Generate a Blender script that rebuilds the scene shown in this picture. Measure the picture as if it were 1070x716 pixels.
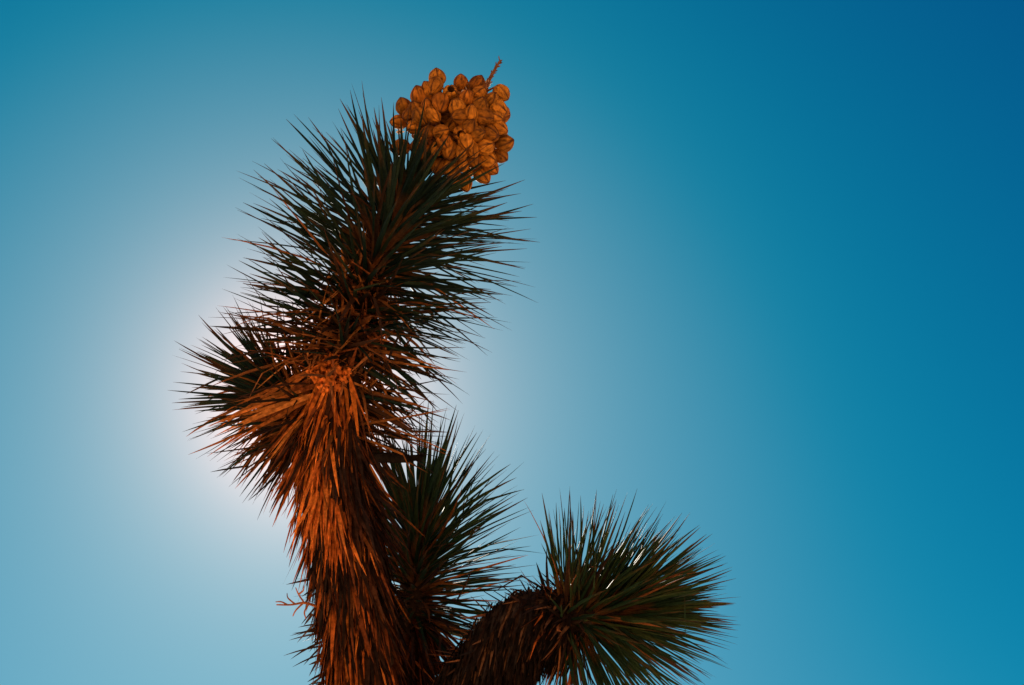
import bpy, math, random
from mathutils import Vector, Matrix, noise

random.seed(11)
rnd = random.random
def U(a, b): return a + (b - a) * random.random()
def G(s): return random.gauss(0, s)

sc = bpy.context.scene
for o in list(bpy.data.objects): bpy.data.objects.remove(o)
COL = sc.collection

# ------------------------------------------------------------------ camera
PITCH = math.radians(35)
CAM = Vector((0, 0, 1.6))
FWD = Vector((0, math.cos(PITCH), math.sin(PITCH)))
UPV = Vector((0, -math.sin(PITCH), math.cos(PITCH)))
RGT = Vector((1, 0, 0))
FPX = 50 / 36 * 1070                      # focal length in units of the photograph's pixels
cam = bpy.data.cameras.new('camera'); cam.lens = 50; cam.sensor_width = 36
cam.clip_start = 0.05; cam.clip_end = 12000
co = bpy.data.objects.new('camera', cam); COL.objects.link(co)
co.location = CAM; co.rotation_euler = (math.pi / 2 + PITCH, 0, 0)
sc.camera = co

def P(x, y, t):                            # a point at depth t metres in front of the standpoint
    return CAM + t * (FWD + RGT * ((x - 535) / FPX) + UPV * ((358 - y) / FPX))

# ------------------------------------------------------------------ light
SUN = (P(320, 412, 1) - CAM).normalized()
EL = math.asin(SUN.z); AZ = math.atan2(SUN.x, SUN.y)
EXPO = 1.4
SKY_STRENGTH = 0.05
SUN_STRENGTH = 5.0

world = bpy.data.worlds.new("World"); sc.world = world; world.use_nodes = True
nt = world.node_tree; N = nt.nodes; L = nt.links
bg = N['Background']; bg.inputs[1].default_value = SKY_STRENGTH
sky = N.new('ShaderNodeTexSky'); sky.sky_type = 'NISHITA'; sky.sun_disc = False
sky.sun_elevation = EL; sky.sun_rotation = AZ
sky.dust_density = 0.3; sky.air_density = 1; sky.ozone_density = 1; sky.altitude = 1000
K = 1.0 / (SKY_STRENGTH * 2 ** EXPO)       # sky level that matches the exposure
def vmath(op, a, b):
    n = N.new('ShaderNodeVectorMath'); n.operation = op
    for i, v in enumerate((a, b)):
        if isinstance(v, tuple): n.inputs[i].default_value = v
        else: L.new(v, n.inputs[i])
    return n
def smath(op, a, b=0.0):
    n = N.new('ShaderNodeMath'); n.operation = op
    for i, v in enumerate((a, b)):
        if isinstance(v, (int, float)): n.inputs[i].default_value = v
        else: L.new(v, n.inputs[i])
    return n.outputs[0]
A = (0.665, 0.700, 0.570); B = (0.203, 0.058, -0.040); GL = (2.75, 1.40, 1.05); GW = (0.152, 0.179, 0.138)
m1 = vmath('MULTIPLY', sky.outputs[0], tuple(a * K * 0.1 for a in A))
tc = N.new('ShaderNodeTexCoord')
nrm = vmath('NORMALIZE', tc.outputs['Generated'], (0.0, 0.0, 0.0))
dt = vmath('DOT_PRODUCT', nrm.outputs[0], tuple(SUN))
ang = smath('ARCCOSINE', smath('MINIMUM', dt.outputs['Value'], 0.9999999))
glow = smath('EXPONENT', smath('MULTIPLY', ang, -1 / math.radians(2.5)))   # aureole of dusty air round the sun
gl = vmath('MULTIPLY', (1.0, 1.0, 1.0), tuple(g * K for g in GL))
gs = N.new('ShaderNodeVectorMath'); gs.operation = 'SCALE'
L.new(gl.outputs[0], gs.inputs[0]); L.new(glow, gs.inputs['Scale'])
a2 = smath('MULTIPLY', ang, 1 / math.radians(20.0))
wide = smath('EXPONENT', smath('MULTIPLY', smath('MULTIPLY', a2, a2), -1.0))
gw = vmath('MULTIPLY', (1.0, 1.0, 1.0), tuple(g * K for g in GW))
gs2 = N.new('ShaderNodeVectorMath'); gs2.operation = 'SCALE'
L.new(gw.outputs[0], gs2.inputs[0]); L.new(wide, gs2.inputs['Scale'])
tot0 = vmath('ADD', m1.outputs[0], gs2.outputs[0])
tot1 = vmath('SUBTRACT', tot0.outputs[0], tuple(b * K for b in B))
e_ = .022 * K
sq = vmath('MULTIPLY', tot1.outputs[0], tot1.outputs[0])
sq2 = vmath('ADD', sq.outputs[0], (e_ * e_, e_ * e_ * .2, e_ * e_ * .2))
sq3 = vmath('POWER', sq2.outputs[0], (.5, .5, .5))
sq4 = vmath('ADD', tot1.outputs[0], sq3.outputs[0])
tot2 = vmath('MULTIPLY', sq4.outputs[0], (.5, .5, .5))            # never below black, without an edge
tot = vmath('ADD', tot2.outputs[0], gs.outputs[0])
L.new(tot.outputs[0], bg.inputs[0])

sd = bpy.data.lights.new('sun', 'SUN'); sd.energy = SUN_STRENGTH; sd.angle = math.radians(0.5); sd.color = (1.0, 0.9, 0.76)
so = bpy.data.objects.new('sun', sd); COL.objects.link(so)
so.rotation_euler = SUN.to_track_quat('Z', 'Y').to_euler(); so.location = (0, 0, 12)

sc.view_settings.view_transform = 'Standard'; sc.view_settings.look = 'None'
sc.view_settings.exposure = EXPO; sc.view_settings.gamma = 1
sc.render.engine = 'CYCLES'
sc.cycles.max_bounces = 8; sc.cycles.diffuse_bounces = 5; sc.cycles.use_denoising = True

# ------------------------------------------------------------------ materials
def mat_attr(name, rough=0.55, transl=0.0, noise_scale=60, noise_amt=0.35, spec=0.4, bump=0.0, stretch=None, bump_scale=120, tcol=None):
    m = bpy.data.materials.new(name); m.use_nodes = True
    n = m.node_tree.nodes; l = m.node_tree.links
    bs = n['Principled BSDF']; out = n['Material Output']
    at = n.new('ShaderNodeAttribute'); at.attribute_name = 'col'
    tcn = n.new('ShaderNodeTexCoord')
    nz = n.new('ShaderNodeTexNoise'); nz.inputs['Scale'].default_value = noise_scale; nz.inputs['Detail'].default_value = 5
    src = tcn.outputs['Object']
    if stretch:
        mp = n.new('ShaderNodeMapping'); mp.inputs['Scale'].default_value = stretch
        l.new(src, mp.inputs[0]); src = mp.outputs[0]
    l.new(src, nz.inputs['Vector'])
    mr = n.new('ShaderNodeMapRange'); mr.inputs['From Min'].default_value = 0.3; mr.inputs['From Max'].default_value = 0.7
    mr.inputs['To Min'].default_value = 1 - noise_amt; mr.inputs['To Max'].default_value = 1 + noise_amt
    l.new(nz.outputs[0], mr.inputs['Value'])
    vm = n.new('ShaderNodeVectorMath'); vm.operation = 'SCALE'
    l.new(at.outputs['Color'], vm.inputs[0]); l.new(mr.outputs[0], vm.inputs['Scale'])
    l.new(vm.outputs[0], bs.inputs['Base Color'])
    bs.inputs['Roughness'].default_value = rough
    bs.inputs['Specular IOR Level'].default_value = spec
    if bump:
        nb = n.new('ShaderNodeTexNoise'); nb.inputs['Scale'].default_value = bump_scale; nb.inputs['Detail'].default_value = 6
        l.new(src, nb.inputs['Vector'])
        b = n.new('ShaderNodeBump'); b.inputs['Strength'].default_value = bump; b.inputs['Distance'].default_value = 0.006
        l.new(nb.outputs[0], b.inputs['Height']); l.new(b.outputs[0], bs.inputs['Normal'])
    if transl:
        tr = n.new('ShaderNodeBsdfTranslucent'); mx = n.new('ShaderNodeMixShader')
        if tcol:
            tm = n.new('ShaderNodeVectorMath'); tm.operation = 'MULTIPLY'; tm.inputs[1].default_value = tcol
            l.new(vm.outputs[0], tm.inputs[0]); l.new(tm.outputs[0], tr.inputs[0])
        else: l.new(vm.outputs[0], tr.inputs[0])
        mx.inputs[0].default_value = transl
        l.new(bs.outputs[0], mx.inputs[1]); l.new(tr.outputs[0], mx.inputs[2]); l.new(mx.outputs[0], out.inputs[0])
    return m
M_LEAF = mat_attr('living_leaf', 0.68, 0.25, 90, 0.3, 0.10, tcol=(2.2, 2.4, 0.9))
M_DEAD = mat_attr('dead_leaf', 0.85, 0.16, 70, 0.55, 0.04)
M_BARK = mat_attr('bark', 0.95, 0.0, 30, 0.5, 0.02, bump=1.0)
M_FRUIT = mat_attr('fruit_skin', 0.7, 0.03, 60, 0.45, 0.10, bump=0.5)
M_PAPER = mat_attr('dry_bract', 0.7, 0.45, 40, 0.15, 0.2)

def mat_sand():
    m = bpy.data.materials.new('desert_sand'); m.use_nodes = True
    n = m.node_tree.nodes; l = m.node_tree.links; bs = n['Principled BSDF']
    tcn = n.new('ShaderNodeTexCoord')
    nz = n.new('ShaderNodeTexNoise'); nz.inputs['Scale'].default_value = 0.9; nz.inputs['Detail'].default_value = 12
    nf = n.new('ShaderNodeTexNoise'); nf.inputs['Scale'].default_value = 45; nf.inputs['Detail'].default_value = 8
    l.new(tcn.outputs['Object'], nz.inputs[0]); l.new(tcn.outputs['Object'], nf.inputs[0])
    cr = n.new('ShaderNodeValToRGB')
    cr.color_ramp.elements[0].position = .3; cr.color_ramp.elements[0].color = (0.50, 0.27, 0.13, 1)
    cr.color_ramp.elements[1].position = .7; cr.color_ramp.elements[1].color = (0.64, 0.38, 0.20, 1)
    l.new(nz.outputs[0], cr.inputs[0]); l.new(cr.outputs[0], bs.inputs['Base Color'])
    bs.inputs['Roughness'].default_value = 0.95
    b = n.new('ShaderNodeBump'); b.inputs['Strength'].default_value = .6; b.inputs['Distance'].default_value = .02
    l.new(nf.outputs[0], b.inputs['Height']); l.new(b.outputs[0], bs.inputs['Normal'])
    return m

# ------------------------------------------------------------------ mesh builder
class MB:
    def __init__(s): s.v = []; s.f = []; s.c = []
    def add(s, vs, fs, cs):
        k = len(s.v); s.v += vs; s.c += cs; s.f += [tuple(i + k for i in f) for f in fs]
    def build(s, name, mat, parent=None, origin=Vector((0, 0, 0)), smooth=False):
        me = bpy.data.meshes.new(name)
        me.from_pydata([tuple(v - origin) for v in s.v], [], s.f); me.update()
        a = me.color_attributes.new('col', 'FLOAT_COLOR', 'POINT')
        buf = []
        for c in s.c: buf += [max(c[0], .001), max(c[1], .001), max(c[2], .001), 1.0]
        a.data.foreach_set('color', buf)
        if smooth: me.polygons.foreach_set('use_smooth', [True] * len(me.polygons))
        me.materials.append(mat)
        o = bpy.data.objects.new(name, me); COL.objects.link(o)
        o.location = origin
        if parent is not None:
            o.parent = parent
            o.location = origin - WPOS.get(parent.name, Vector((0, 0, 0)))
        WPOS[o.name] = origin.copy()
        return o
WPOS = {}

def mul(c, k): return (c[0] * k, c[1] * k, c[2] * k)
def mixc(a, b, t): return tuple(a[i] * (1 - t) + b[i] * t for i in range(3))

ST = (0.0, 0.12, 0.38, 0.66, 0.88, 1.0)
def leaf(mb, base, d, length, width, up, colf, bend=None, prof=(1.0, .95, .86, .64, .30, .04), thick=.32, twist=0.0, kink=None):
    """one stiff bayonet leaf: triangular cross-section tapering to a spine"""
    d = d.normalized()
    side = d.cross(up)
    if side.length < 1e-4: side = d.cross(Vector((1, 0, 0)))
    side.normalize(); nrm_ = side.cross(d).normalized()
    vs = []; cs = []
    p = base.copy(); prev = 0; dd = d.copy()
    for i, s in enumerate(ST):
        if bend is not None and i: dd = (dd + bend * (s - prev)).normalized()
        if kink is not None and i == kink[0]: dd = (dd + kink[1]).normalized()
        p = p + dd * (length * (s - prev)); prev = s
        w = width * prof[i] * .5
        sd_ = side * math.cos(twist * s) + nrm_ * math.sin(twist * s)
        sd_ = (sd_ - dd * sd_.dot(dd)).normalized()
        nn = sd_.cross(dd).normalized()
        vs += [p + sd_ * w, p - sd_ * w, p - nn * (w * 2 * thick)]
        c = colf(s); cs += [mul(c, 1.0), mul(c, 1.0), mul(c, .9)]
    fs = []
    for i in range(len(ST) - 1):
        a = i * 3; b = a + 3
        fs += [(a, b, b + 1, a + 1), (a + 1, b + 1, b + 2, a + 2), (a + 2, b + 2, b, a)]
    fs += [(0, 1, 2)]
    mb.add(vs, fs, cs)

class Axis:
    """smooth stem through (x, y, t, radius_px) stations, from base to tip"""
    def __init__(s, pts, extra=()):
        w = list(extra) + [(P(x, y, t), r * t / FPX) for x, y, t, r in pts]
        s.p = []; s.r = []
        n = len(w)
        for i in range(n - 1):
            p0 = w[max(i - 1, 0)]; p1 = w[i]; p2 = w[i + 1]; p3 = w[min(i + 2, n - 1)]
            for k in range(8):
                u = k / 8
                f = lambda a, b, c, d: .5 * ((2 * b) + (-a + c) * u + (2 * a - 5 * b + 4 * c - d) * u * u + (-a + 3 * b - 3 * c + d) * u ** 3)
                s.p.append(Vector([f(p0[0][j], p1[0][j], p2[0][j], p3[0][j]) for j in range(3)]))
                s.r.append(p1[1] * (1 - u) + p2[1] * u)
        s.p.append(w[-1][0].copy()); s.r.append(w[-1][1])
        s.d = [0]
        for i in range(1, len(s.p)): s.d.append(s.d[-1] + (s.p[i] - s.p[i - 1]).length)
        s.L = s.d[-1]
    def at(s, u):
        """u metres below the tip -> point, direction towards the tip, radius"""
        q = min(max(s.L - u, 0), s.L - 1e-5)
        lo = 0; hi = len(s.d) - 1
        while hi - lo > 1:
            m = (lo + hi) // 2
            if s.d[m] <= q: lo = m
            else: hi = m
        t = (q - s.d[lo]) / max(s.d[hi] - s.d[lo], 1e-9)
        p = s.p[lo].lerp(s.p[hi], t)
        a = s.p[max(lo - 2, 0)]; b = s.p[min(hi + 2, len(s.p) - 1)]
        return p, (b - a).normalized(), s.r[lo] * (1 - t) + s.r[hi] * t
def frame(a):
    x = a.cross(Vector((0, 1, 0)))
    if x.length < .1: x = a.cross(Vector((1, 0, 0)))
    x.normalize(); return x, a.cross(x).normalized()

def tube(mb, ax, segs=28, rings=90, colf=None, rough=.12, u0=0.0, u1=None, cap=True):
    u1 = ax.L if u1 is None else u1
    vs = []; cs = []; fs = []
    x0, _ = frame(ax.at(u0)[1])
    for i in range(rings + 1):
        p, a, r = ax.at(u0 + (u1 - u0) * i / rings)
        x0 = (x0 - a * x0.dot(a)).normalized(); y0 = a.cross(x0)
        for k in range(segs):
            ph = 2 * math.pi * k / segs
            dv = x0 * math.cos(ph) + y0 * math.sin(ph)
            q = p + dv * r
            nz = noise.fractal(q * 14, .8, 2.0, 4)
            q = q + dv * (r * rough * nz)
            vs.append(q); cs.append(colf(nz, q))
    for i in range(rings):
        for k in range(segs):
            a = i * segs + k; b = i * segs + (k + 1) % segs
            fs.append((a, a + segs, b + segs, b))
    if cap:
        c0 = len(vs); p, a, r = ax.at(u0); vs.append(p + a * r * .5); cs.append(cs[0])
        for k in range(segs): fs.append((k, (k + 1) % segs, c0))
        c1 = len(vs); p, a, r = ax.at(u1); vs.append(p - a * r * .1); cs.append(cs[-1])
        o = rings * segs
        for k in range(segs): fs.append((o + (k + 1) % segs, o + k, c1))
    mb.add(vs, fs, cs)

PX = 4.3 / FPX                                  # metres per photo pixel at the tree
def interp(tab, u):
    for i in range(len(tab) - 1):
        if u <= tab[i + 1][0]:
            a, b = tab[i], tab[i + 1]
            return a[1] + (b[1] - a[1]) * (u - a[0]) / (b[0] - a[0])
    return tab[-1][1]

GREEN = (0.008, 0.026, 0.024); GREEN2 = (0.026, 0.046, 0.024); DRY = (0.34, 0.13, 0.045); DRY2 = (0.50, 0.20, 0.055)
BROWN = (0.12, 0.055, 0.028); TIPC = (0.10, 0.045, 0.02)
DOWN = Vector((0, 0, -1))

def living(mb, ax, n, umax, theta, length, dryness, width=4.6, jit=7, ubias=0.85, skip=None, droop=.12, tone=(1, 1, 1)):
    """leaves spiralling down a stem; theta(u) is their angle from the growing tip's direction"""
    for i in range(n):
        u = umax * (i / n) ** ubias + U(0, 3)
        p, a, r = ax.at(u * PX)
        x, y = frame(a)
        ph = i * 2.39996 + G(.15)
        out = x * math.cos(ph) + y * math.sin(ph)
        if skip and skip(u, out): continue
        th = math.radians(interp(theta, u) + G(jit))
        d = a * math.cos(th) + out * math.sin(th)
        ln = interp(length, u) * (U(.84, 1.10) if rnd() < .8 else U(.6, .95)) * PX
        dr = interp(dryness, u)
        isdry = rnd() < dr
        if isdry:
            base = mixc(DRY, DRY2, rnd()) if rnd() < .42 else mixc((0.022, 0.018, 0.014), BROWN, rnd())
            c2 = mul(base, U(.4, .8))
            cf = lambda s, c=c2: c
        else:
            g = mul(mixc(GREEN, GREEN2, rnd() ** 1.5), U(.7, 1.2)); g = tuple(g[k_] * tone[k_] for k_ in range(3)); tp = U(.8, .95); bs_ = U(0.06, .2)
            cf = lambda s, g=g, tp=tp, b=bs_: (mixc(DRY, g, .35) if s < b else (mixc(g, TIPC, .75) if s > tp else g))
        bend = DOWN * (droop * U(.2, 1.6)) + Vector((G(.10), G(.10), G(.10)))
        if isdry: bend = bend * 2.0 + Vector((G(.12), G(.12), G(.12)))
        kk = (random.choice((3, 4)), Vector((G(.7), G(.7), G(.7)))) if rnd() < (.16 if isdry else .04) else None
        leaf(mb, p + out * r * .7, d, ln, width * PX * U(.8, 1.25), a + Vector((G(.3), G(.3), G(.3))), cf, bend, twist=G(.5), kink=kk)

def skirt(mb, ax, n, ua, ub, length, width, cols, lift=10, ljit=6, grav=0.0, front=None, prof=(1.0, .95, .85, .62, .3, .05), offs=.9, thick=.12, bright=None):
    """dead leaves folded back down along the stem"""
    for i in range(n):
        u = ua + (ub - ua) * rnd()
        p, a, r = ax.at(u * PX)
        x, y = frame(a); ph = U(0, 2 * math.pi)
        out = x * math.cos(ph) + y * math.sin(ph)
        if front is not None and out.dot(-FWD) < front: continue
        th = math.radians(abs(lift + G(ljit)))
        base_d = (-a * (1 - grav) + DOWN * grav).normalized()
        side = base_d.cross(out).normalized()
        d = base_d * math.cos(th) + out * math.sin(th) + side * G(.13)
        wn = noise.noise(p * 3.1 + out * .35 + Vector((0, 0, ph * .1))) + .6 * out.x + G(.25)   # dark weathered patches, plus shade on the right side put into the colour
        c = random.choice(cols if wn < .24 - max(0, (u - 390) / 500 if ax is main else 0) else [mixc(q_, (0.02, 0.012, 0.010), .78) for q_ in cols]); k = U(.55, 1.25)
        if ax is main and 285 < u < 395 and out.dot(-FWD) > .35 and out.x < .25 and rnd() < .42: c = random.choice(ORANGE[:2]); k = U(.8, 1.2)   # more strong orange leaves below the knob, front and left
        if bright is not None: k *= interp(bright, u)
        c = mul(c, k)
        leaf(mb, p + out * r * offs * U(.88, 1.12), d, U(*length) * PX, U(*width) * PX, out + Vector((G(.35), G(.35), G(.35))),
             lambda s, c=c: c, -out * U(0, .18) + Vector((G(.08), G(.08), G(.04))), prof, thick, twist=G(.45))

# ------------------------------------------------------------------ ground: one desert sheet to the horizon
def terrain_z(x, y):
    d = math.hypot(x, y - 3)
    z = .10 * noise.noise(Vector((x * .25, y * .25, 0))) * min(1, d / 4)
    k = max(0.0, (-y - 14) / 70)
    k = min(k, 1); z += 24 * k * k * (3 - 2 * k) * (1 - min(1, max(0, (abs(x) - 90) / 160)))   # unseen sandy slope added behind the standpoint to bounce warm sunlight
    k2 = min(1, max(0, (d - 60) / 700)); z += 12 * k2 * (.5 + noise.noise(Vector((x * .004, y * .004, 5))))
    return z
def axis_vals():
    v = [0.0]; s = .5
    while v[-1] < 5000: v.append(v[-1] + s); s *= 1.10
    return [-q for q in reversed(v[1:])] + v
gv = axis_vals(); ng = len(gv)
gm = bpy.data.meshes.new('ground')
gm.from_pydata([(x, y + 3, terrain_z(x, y + 3)) for y in gv for x in gv], [],
               [(j * ng + i, j * ng + i + 1, (j + 1) * ng + i + 1, (j + 1) * ng + i) for j in range(ng - 1) for i in range(ng - 1)])
gm.polygons.foreach_set('use_smooth', [True] * len(gm.polygons)); gm.materials.append(mat_sand())
ground = bpy.data.objects.new('ground', gm); COL.objects.link(ground); ground['kind'] = 'structure'

# ------------------------------------------------------------------ the tree
b0 = P(392, 770, 4.25)
BASE = Vector((b0.x + .06, b0.y + .10, terrain_z(b0.x + .06, b0.y + .10)))
tree = bpy.data.objects.new('joshua_tree', None); COL.objects.link(tree); tree.location = BASE
tree['label'] = 'shaggy backlit Joshua tree with spiky leaf rosettes and an orange fruit cluster on top'
tree['category'] = 'tree'
WPOS['joshua_tree'] = BASE.copy()

def below(p, r, steps):
    """stations from the ground up to p"""
    out = [(BASE + Vector((0, 0, -.25)), r * 1.45)]
    for k in steps:
        out.append((BASE.lerp(p, k) + Vector((.03 * math.sin(k * 5), .03 * math.cos(k * 4), 0)), r * (1.3 - .3 * k)))
    return out

main = Axis([(392, 770, 4.25, 40), (384, 716, 4.25, 38), (374, 640, 4.25, 36), (361, 560, 4.25, 34), (349, 490, 4.26, 32),
             (346, 430, 4.28, 29), (356, 375, 4.31, 24), (372, 325, 4.34, 19), (390, 280, 4.37, 15), (406, 240, 4.40, 12),
             (422, 205, 4.44, 9), (430, 188, 4.46, 5)], below(b0, 40 * PX, (.1, .35, .65, .88)))
rb0 = P(415, 800, 4.25)
right = Axis([(428, 800, 4.26, 36), (466, 756, 4.22, 35), (502, 710, 4.20, 34), (528, 672, 4.19, 34), (554, 651, 4.18, 33), (592, 648, 4.18, 28),
              (630, 644, 4.18, 18), (650, 638, 4.18, 11), (664, 633, 4.18, 5)])
back = Axis([(402, 800, 4.32, 30), (416, 740, 4.52, 26), (426, 690, 4.62, 22), (432, 640, 4.66, 18), (435, 595, 4.68, 15), (438, 560, 4.69, 11), (440, 538, 4.70, 5)])
left = Axis([(352, 455, 4.30, 22), (330, 436, 4.38, 18), (305, 420, 4.44, 14), (285, 409, 4.48, 9), (274, 403, 4.50, 5)])

barkc = lambda nz, q: mul((0.035, 0.022, 0.016), 1 + .8 * nz)
mb = MB(); tube(mb, main, colf=barkc, rings=140); trunk = mb.build('trunk', M_BARK, tree, BASE, smooth=True)

ORANGE = [(0.66, 0.20, 0.035), (0.48, 0.12, 0.022), (0.22, 0.06, 0.018), (0.05, 0.022, 0.012), (0.022, 0.014, 0.011), (0.09, 0.035, 0.016), (0.03, 0.018, 0.013)]
DARKS = [(0.025, 0.018, 0.014), (0.06, 0.03, 0.018), (0.02, 0.016, 0.014), (0.02, 0.016, 0.014), (0.03, 0.02, 0.016), (0.20, 0.095, 0.045)]

# shaggy skirt of dead leaves down the trunk
mb = MB()
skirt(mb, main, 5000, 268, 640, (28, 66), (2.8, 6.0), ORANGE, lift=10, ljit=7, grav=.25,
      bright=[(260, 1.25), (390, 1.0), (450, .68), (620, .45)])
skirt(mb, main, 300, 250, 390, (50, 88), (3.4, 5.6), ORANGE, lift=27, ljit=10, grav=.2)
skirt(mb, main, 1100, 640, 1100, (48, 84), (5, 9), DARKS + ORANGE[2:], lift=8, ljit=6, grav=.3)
for i in range(26):
    y = U(600, 716); x = 322 + (y - 600) * .10 + G(2); ln = U(12, 40); a_ = math.radians(180 + U(2, 55))
    if i < 5: y = 652 + i * 2.5; x = 330; ln = U(26, 38); a_ = math.radians(180 + U(0, 14))
    d_ = RGT * math.cos(a_) + UPV * math.sin(a_) + FWD * G(.3)
    leaf(mb, P(x + 6, y, 4.25 + G(.03)), d_, ln * PX, U(1.8, 3.2) * PX, -FWD, lambda s, c=mul((0.05, 0.03, 0.02), U(.5, 2)): c, DOWN * U(0, .4) + Vector((G(.1), 0, G(.1))))
sk = mb.build('dead_leaf_skirt', M_DEAD, trunk, P(355, 540, 4.25))

# broad pale leaf bases fanning from a bare knob on the front
mb = MB()
kc = P(345, 392, 4.17)
for i in range(130):
    a = math.radians(-90 + G(13) - 8)
    d = RGT * math.cos(a) + UPV * math.sin(a) - FWD * U(-.02, .14)
    st = kc + RGT * (G(11) * PX) - UPV * (U(-4, 62) * PX) + FWD * (U(-.01, .06))
    c = mul(random.choice([(0.66, 0.19, 0.03), (0.50, 0.13, 0.022), (0.26, 0.065, 0.018), (0.06, 0.024, 0.012), (0.12, 0.04, 0.016)]), U(.6, 1.1))
    leaf(mb, st, d, U(34, 88) * PX, U(2.6, 5.6) * PX, -FWD + Vector((G(.5), G(.3), G(.5))), lambda s, c=c: c, FWD * .1 + DOWN * .12 + Vector((G(.15), G(.1), 0)),
         (.55, 1.0, .85, .6, .3, .03), .2, twist=G(.8))
for i in range(24):                              # the long ones that swing out to the left
    a = math.radians(U(195, 243))
    d = RGT * math.cos(a) + UPV * math.sin(a) + FWD * U(-.1, .25)
    st = P(332 + G(10), 405 + G(14), U(4.2, 4.27))
    c = mul(random.choice([(0.46, 0.15, 0.035), (0.30, 0.09, 0.028), (0.56, 0.21, 0.05)]), U(.5, 1.0))
    leaf(mb, st, d, U(80, 124) * PX, U(3.4, 5.4) * PX, -FWD, lambda s, c=c: c, DOWN * U(.0, .2), twist=G(.4))
mb.build('leaf_base_fan', M_DEAD, trunk, kc)
mb = MB()
for (x, y, r, q) in [(337, 384, 7, .02), (351, 387, 7, .01), (344, 396, 6, -.01), (331, 394, 5, 0), (358, 396, 5, .01), (344, 377, 6, .03), (325, 388, 4, .0), (362, 388, 5, .02), (350, 374, 4, .02), (338, 404, 5, .0), (352, 404, 5, .01)]:
    c = P(x, y, 4.17 + q); seg = 12; vs = []; cs = []; fs = []
    for i in range(9):
        for k in range(seg):
            th = math.pi * i / 8; ph = 2 * math.pi * k / seg
            v = RGT * (math.sin(th) * math.cos(ph)) + UPV * math.cos(th) * 1.15 + FWD * (math.sin(th) * math.sin(ph))
            nz = noise.fractal((c + v) * 4, .8, 2.2, 4)
            vs.append(c + v * (r * PX * (1 + .7 * nz))); cs.append(mul((0.46, 0.125, 0.024), max(.12, 1 + 2.0 * nz)))
    for i in range(8):
        for k in range(seg):
            fs.append((i * seg + k, (i + 1) * seg + k, (i + 1) * seg + (k + 1) % seg, i * seg + (k + 1) % seg))
    mb.add(vs, fs, cs)
mb.build('bark_knob', M_BARK, trunk, kc, smooth=True)

# the main crown
mb = MB()
def skip_main(u, out):
    return u > 215 and out.dot(-FWD) > .05 and rnd() < .95
living(mb, main, 1080, 300,
       [(0, 16), (10, 34), (36, 53), (75, 67), (120, 78), (170, 88), (220, 98), (300, 112)],
       [(0, 56), (12, 74), (28, 104), (50, 140), (75, 158), (100, 152), (150, 130), (220, 112), (300, 108)],
       [(0, 0), (80, .02), (130, .12), (170, .35), (230, .75), (300, .95)], width=5.4, skip=skip_main, jit=9)
crown = mb.build('crown', M_LEAF, tree, P(400, 250, 4.4))

# curled, broken dead leaves in the middle of the crown's underside
mb = MB()
for i in range(480):
    u = U(115, 240)
    p, a, r = main.at(u * PX)
    x, y = frame(a); ph = U(0, 2 * math.pi); out = x * math.cos(ph) + y * math.sin(ph)
    if out.dot(-FWD) < -.1: continue
    d = (out * U(.2, 1) - a * U(-.4, .9) + Vector((G(.5), G(.5), G(.5)))).normalized()
    c = mul(random.choice([DRY, DRY2, (0.30, 0.09, 0.03), BROWN, (.5, .17, .05)]), U(.5, 1.1))
    kv = Vector((G(.9), G(.9), G(.9)))
    leaf(mb, p + out * (r + U(0, 16) * PX), d, U(28, 72) * PX, U(2.5, 4.4) * PX, a, lambda s, c=c: c,
         DOWN * .3, kink=(random.choice((2, 3)), kv), thick=.2, twist=G(1))
mb.build('dried_leaves', M_DEAD, crown, P(370, 320, 4.3))

# left branch head, just behind the trunk
mb = MB(); tube(mb, left, colf=barkc, rings=30); lb = mb.build('branch', M_BARK, tree, left.p[0].copy(), smooth=True)
mb = MB()
living(mb, left, 360, 92, [(0, 6), (15, 28), (40, 52), (70, 78), (95, 105)], [(0, 98), (30, 110), (92, 96)],
       [(0, .08), (40, .35), (92, .85)], width=4.4)
mb.build('crown', M_LEAF, lb, left.p[-1].copy())

# branch behind on the right
mb = MB(); tube(mb, back, colf=barkc, rings=60); bb = mb.build('branch', M_BARK, tree, back.p[0].copy(), smooth=True)
mb = MB()
living(mb, back, 520, 125, [(0, 5), (15, 26), (40, 48), (75, 70), (125, 106)], [(0, 128), (40, 134), (112, 108)],
       [(0, .0), (60, .05), (112, .4)], width=4.6, tone=(1.2, 1.3, 1.0))
mb.build('crown', M_LEAF, bb, back.p[-1].copy())
mb = MB()
skirt(mb, back, 240, 112, 165, (70, 100), (3.5, 5.5), ORANGE, lift=42, ljit=14, grav=.3)
skirt(mb, back, 500, 140, 300, (50, 80), (4, 7), ORANGE, lift=16, ljit=8, grav=.3)
mb.build('dead_leaf_skirt', M_DEAD, bb, P(428, 660, 4.66))

# right branch with its elbow
mb = MB(); tube(mb, right, colf=lambda nz, q: mul((0.035, 0.024, 0.018), 1 + .8 * nz), rings=80, rough=.08)
rb = mb.build('branch', M_BARK, tree, right.p[0].copy(), smooth=True)
mb = MB()
skirt(mb, right, 6500, 68, 420, (12, 34), (1.6, 3.4), [mul(q_, .5) for q_ in DARKS] + [(0.02, 0.015, 0.013)] * 2, lift=9, ljit=8, grav=.8, offs=1.06, prof=(1, 1, .95, .8, .5, .15))
skirt(mb, right, 200, 62, 96, (22, 56), (2.6, 4.6), ORANGE[1:3] + DARKS, lift=38, ljit=18, grav=.6)
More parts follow.
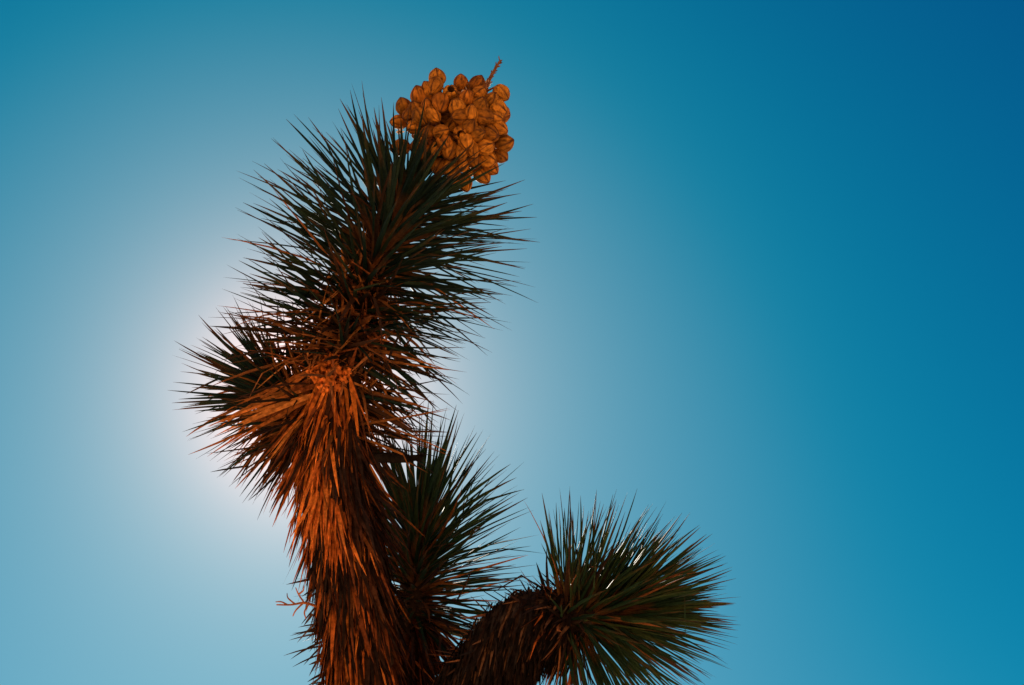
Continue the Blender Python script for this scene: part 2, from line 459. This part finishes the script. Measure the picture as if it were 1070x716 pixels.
# broken leaf stubs along the upper edge of the elbow
for i in range(60):
    u = U(75, 190); p, a, r = right.at(u * PX)
    up = (UPV - a * UPV.dot(a)).normalized(); fo = a.cross(up)
    g_ = G(.5); out = (up * math.cos(g_) + fo * math.sin(g_)).normalized()
    d = out * U(.5, 1) - a * U(-.1, .9) + Vector((G(.15), 0, G(.15)))
    leaf(mb, p + out * r * .9, d, U(12, 36) * PX, U(3, 5.5) * PX, a, lambda s, c=mul(random.choice(DARKS + [DRY]), U(.6, 1.2)): c, None, thick=.25)
mb.build('dead_leaf_skirt', M_DEAD, rb, P(540, 650, 4.18))
mb = MB()
living(mb, right, 600, 76, [(0, 6), (15, 28), (40, 52), (58, 72), (76, 92)], [(0, 98), (25, 116), (76, 112)],
       [(0, .0), (50, .05), (66, .2), (84, .45)], width=4.3, tone=(2.0, 1.75, 1.0))
cr = mb.build('crown', M_LEAF, rb, right.p[-1].copy())

# broken stub of a limb sticking out behind the trunk
st = Axis([(356, 482, 4.30, 7), (376, 480, 4.30, 6.5), (398, 478, 4.31, 4.6), (418, 479, 4.32, 5.2), (440, 478, 4.33, 3.6)])
mb = MB(); tube(mb, st, segs=12, rings=24, colf=lambda nz, q: mul((0.016, 0.013, 0.012), 1 + .7 * nz), rough=.5)
for i in range(26):
    p_, a_, r_ = st.at(U(0, 6) * PX if i < 14 else U(6, 80) * PX); o_ = Vector((0, G(1), G(1))).normalized()
    leaf(mb, p_ - a_ * .01 + o_ * r_ * .6, a_ * (1 if i < 14 else U(-.6, 1)) + o_ * U(.05, .6), U(6, 15) * PX, U(1.4, 3) * PX, o_, lambda s: (0.016, 0.013, 0.012), None, thick=.5)
mb.build('broken_stub', M_BARK, trunk, st.p[0].copy(), smooth=True)

# dry old flower twig on the left side of the trunk
def stick(mb, pts, r0, r1, col, segs=6):
    n = len(pts)
    a = Axis([(x, y, t, r0 + (r1 - r0) * i / (n - 1)) for i, (x, y, t) in enumerate(pts)])
    tube(mb, a, segs=segs, rings=4 * n, colf=lambda nz, q: mul(col, 1 + .5 * nz), rough=.25)
tw = MB(); TC = (0.34, 0.12, 0.045)
stick(tw, [(332, 634, 4.2), (318, 630, 4.18), (304, 632, 4.17), (289, 632, 4.16)], 1.7, .8, TC)
for pp in ([(318, 630, 4.18), (312, 621, 4.17), (309, 614, 4.17)], [(308, 631, 4.17), (301, 625, 4.17), (300, 620, 4.17)],
           [(316, 631, 4.18), (309, 638, 4.17), (306, 644, 4.17)], [(300, 632, 4.17), (294, 629, 4.16), (288, 629, 4.16)],
           [(322, 632, 4.18), (318, 640, 4.17), (320, 647, 4.16)], [(312, 621, 4.17), (317, 617, 4.17), (317, 612, 4.17)]):
    stick(tw, pp, 1.1, .5, TC, 5)
tw.build('dry_twig', M_BARK, trunk, P(332, 634, 4.2), smooth=True)

# ------------------------------------------------------------------ fruit cluster
FT = 4.50; FPXM = FT / FPX
FZ = lambda X, Y: (380 + X / 4.475, 50 + Y / 4.475)
fc = P(*FZ(450, 365), FT)
mb = MB()
rach = Axis([(430, 190, 4.46, 6), (445, 168, 4.48, 5.5), (462, 145, 4.50, 5), (480, 118, 4.50, 4), (494, 98, 4.50, 3)])
tube(mb, rach, segs=10, rings=30, colf=lambda nz, q: mul((0.30, 0.13, 0.05), 1 + .6 * nz), rough=.2)

FR = [(342, 128, 95, 1), (330, 185, 250, 0), (262, 222, 110, 0), (405, 205, 60, 2), (185, 268, 110, 1), (160, 347, 183, 1), (212, 320, 215, 0),
      (243, 283, 120, 0), (358, 262, 270, 0), (270, 328, -55, 1), (330, 318, -50, 1), (437, 322, 200, 0), (435, 268, 120, 0), (483, 230, 80, 0),
      (535, 162, 62, 1), (547, 205, 40, 0), (548, 262, 60, 0), (600, 240, 60, 0), (650, 218, -45, 1), (638, 292, -25, 1), (505, 305, 90, 0),
      (572, 322, -12, 1), (455, 400, 270, 2), (370, 390, 15, 1), (380, 448, 300, 0), (540, 398, 10, 0), (500, 360, 60, 0), (638, 372, -30, 1),
      (665, 445, 18, 1), (600, 405, -20, 0), (580, 460, 15, 0), (510, 482, -80, 1), (455, 495, 250, 0), (650, 510, -35, 1), (590, 522, -20, 0),
      (558, 600, -50, 1), (460, 550, 260, 0), (474, 636, -75, 1), (400, 570, 250, 0), (232, 372, 200, 0), (272, 420, 210, 0), (165, 468, 190, 1),
      (292, 500, 230, 0), (340, 480, 250, 0), (246, 470, 215, 0), (598, 562, -45, 1), (420, 610, 250, 0), (300, 270, 100, 0), (400, 480, 260, 0),
      (620, 330, -15, 0), (520, 540, -70, 0), (295, 400, 200, 0), (350, 560, 240, 0), (480, 440, 280, 0), (300, 190, 120, 1)]

def fruit_mesh(kind, var):
    """six-ribbed pod, pointed tip at +Z, stalk end at the origin; kind 2 has split open at the tip"""
    m = MB(); segs = 36; prof = []
    if kind < 2:
        prof = [(0, .12), (.03, .30), (.09, .55), (.18, .78), (.30, .94), (.44, 1.0), (.57, .97), (.69, .87), (.79, .71), (.87, .52), (.93, .33), (.97, .18), (1.0, .05)]
    else:
        prof = [(0, .12), (.03, .30), (.09, .55), (.18, .78), (.30, .95), (.44, 1.02), (.57, 1.0), (.69, .93), (.79, .80), (.86, .66), (.88, .56), (.84, .46), (.70, .40), (.45, .30), (.42, .02)]
    base = mixc((0.30, 0.098, 0.010), (0.46, 0.185, 0.020), rnd())
    base = mul(base, random.choice((1.0, 1.1, .95, .8, .6)))
    ln, w = .064 * U(.86, 1.12), .0252 * U(.88, 1.12)
    vs = []; cs = []; fs = []; ph0 = U(0, 2)
    for i, (z, r) in enumerate(prof):
        for k in range(segs):
            ph = 2 * math.pi * k / segs
            q = k % 12; g = 0.0
            if q == 0: g = .20
            elif q in (1, 11): g = .06
            elif q == 6: g = .05
            rr = r * w * (1 - g * (.4 + .9 * z)) * (1 + .05 * math.cos(3 * ph + ph0) * (1 - z))
            n_ = noise.noise(Vector((math.cos(ph) * 2 + var * 7, math.sin(ph) * 2, z * 4)))
            rr *= 1 + .07 * n_
            vs.append(Vector((rr * math.cos(ph), rr * math.sin(ph), z * ln)))
            c = mul(base, 1 + .6 * n_ + .3 * noise.noise(Vector((math.cos(ph) * 4, math.sin(ph) * 4, z * 3 + var * 9))))
            sp = noise.noise(Vector((math.cos(ph) * 5 + var * 3, math.sin(ph) * 5, z * 9 + var)))
            if sp > .33: c = mul(c, .35)
            dk = 0
            if q == 0: dk = min(1, .25 + z * .9)
            elif q in (1, 11): dk = max(0, z * 1.3 - .6)
            elif q == 6: dk = max(0, z * .8 - .1)
            if z > .96 and kind < 2: dk = .8
            if kind == 2 and i > 10: dk = .88
            if z < .04: dk = .6
            cs.append(mixc(c, (0.035, 0.014, 0.009), dk))
    for i in range(len(prof) - 1):
        for k in range(segs):
            a = i * segs + k; b = i * segs + (k + 1) % segs
            fs.append((a, b, b + segs, a + segs))
    fs.append(tuple(reversed(range(segs)))); fs.append(tuple(range((len(prof) - 1) * segs, len(prof) * segs)))
    m.add(vs, fs, cs); return m
protos = {}
for kind in (0, 2):
    protos[kind] = []
    for var in range(16 if kind == 0 else 3):
        mm = fruit_mesh(kind, var)
        me = bpy.data.meshes.new('fruit'); me.from_pydata([tuple(v) for v in mm.v], [], mm.f); me.update()
        a = me.color_attributes.new('col', 'FLOAT_COLOR', 'POINT'); buf = []
        for c in mm.c: buf += [max(.002, c[0]), max(.002, c[1]), max(.002, c[2]), 1]
        a.data.foreach_set('color', buf)
        me.polygons.foreach_set('use_smooth', [True] * len(me.polygons)); me.materials.append(M_FRUIT)
        protos[kind].append(me)

RC = 62 * FPXM
fruits = []
for (X, Y, ang_, kd) in FR:
    x, y = FZ(X, Y); dx, dy = (X - 450) / 4.475, (Y - 365) / 4.475
    rr = math.hypot(dx, dy) / 64
    dep = -math.sqrt(max(0.0, 1 - min(rr, 1) ** 2)) * RC * .85
    pos = P(x, y, FT + dep)
    a = math.radians(ang_)
    inpl = RGT * math.cos(a) + UPV * math.sin(a)
    tow = .25 if kd == 1 else (1.0 if kd == 2 else .62)
    if kd == 2: inpl = inpl * .35
    fruits.append((pos, (inpl - FWD * (tow + G(.08))).normalized(), 2 if kd == 2 else 0))
for i in range(54):                              # the ones on the far side
    z = U(.05, 1); ph = U(0, 6.283); q = math.sqrt(max(0, 1 - z * z)) * .92
    dv = RGT * (math.cos(ph) * q) + UPV * (math.sin(ph) * q) + FWD * z
    fruits.append((fc + dv * RC * .82, (dv + Vector((G(.25), G(.25), G(.25)))).normalized(), 0))
for i in range(26):                              # and inside
    dv = Vector((G(1), G(1), G(1))).normalized()
    fruits.append((fc + dv * RC * .42, (dv + Vector((G(.3), G(.3), G(.3)))).normalized(), 0))
stalks = []
for pos, d, kd in fruits:
    base = pos - d * .036
    q = min(rach.p, key=lambda p_: (p_ - base + UPV * .05).length)
    stalks.append((q, base))
for q, base in stalks:
    w_ = base - q; x_, y_ = frame(w_.normalized()); vs = []; cs = []
    for s in (0, .5, 1):
        c0 = q + w_ * s + DOWN * (.012 * math.sin(s * math.pi))
        for k in range(5):
            vs.append(c0 + (x_ * math.cos(k * 1.2566) + y_ * math.sin(k * 1.2566)) * (.0042 - .0012 * s)); cs.append((0.28, 0.11, 0.045))
    mb.add(vs, [(r_ * 5 + k, r_ * 5 + (k + 1) % 5, (r_ + 1) * 5 + (k + 1) % 5, (r_ + 1) * 5 + k) for r_ in (0, 1) for k in range(5)], cs)
cluster = mb.build('fruit_cluster', M_BARK, tree, rach.p[0].copy(), smooth=True)
for i, (pos, d, kd) in enumerate(fruits):
    me = random.choice(protos[kd])
    o = bpy.data.objects.new('fruit', me); COL.objects.link(o); o.parent = cluster
    rot = d.to_track_quat('Z', 'Y').to_matrix().to_4x4() @ Matrix.Rotation(U(0, 6.28), 4, 'Z')
    s = U(.88, 1.12)
    o.matrix_local = Matrix.Translation(pos - d * (.036 * s) - rach.p[0]) @ rot @ Matrix.Diagonal((s * U(.92, 1.08), s, s, 1))

# dry end of the flower stalk above the fruit
mb = MB(); SC = (0.16, 0.07, 0.035)
sp = Axis([(494, 98, 4.5, 2.6), (507, 91, 4.5, 2.4), (512, 82, 4.5, 2.0), (517, 73, 4.5, 1.6), (523, 63, 4.5, .8)])
tube(mb, sp, segs=8, rings=24, colf=lambda nz, q: mul(SC, 1 + .5 * nz), rough=.3)
for i in range(30):
    u = U(0, 34); p, a, r = sp.at(u * FPXM); x_, y_ = frame(a); ph = i * 2.4
    o_ = x_ * math.cos(ph) + y_ * math.sin(ph)
    leaf(mb, p, o_ * .8 + a * .8, U(2.5, 6) * FPXM, 2.2 * FPXM, a, lambda s: SC, None, (.5, 1, 1, .9, .6, .2), .5)
fs_ = mb.build('flower_stalk', M_BARK, cluster, sp.p[0].copy())
for (x, y, n_) in ((510, 87, 13), (484, 89, 7), (419, 137, 8), (414, 155, 5), (487, 93, 4)):
    mb = MB()
    for i in range(n_):
        dv = Vector((G(1), G(1), G(1))).normalized()
        leaf(mb, P(x + G(1.2), y + G(1.2), 4.5), dv, U(3, 7) * FPXM, U(2, 3.5) * FPXM, Vector((G(1), G(1), G(1))), lambda s: (0.72, 0.58, 0.45),
             Vector((G(.6), G(.6), G(.6))), (.6, 1, 1, .9, .6, .2), .08)
    b_ = mb.build('dry_bract', M_PAPER, cluster, P(x, y, 4.5))
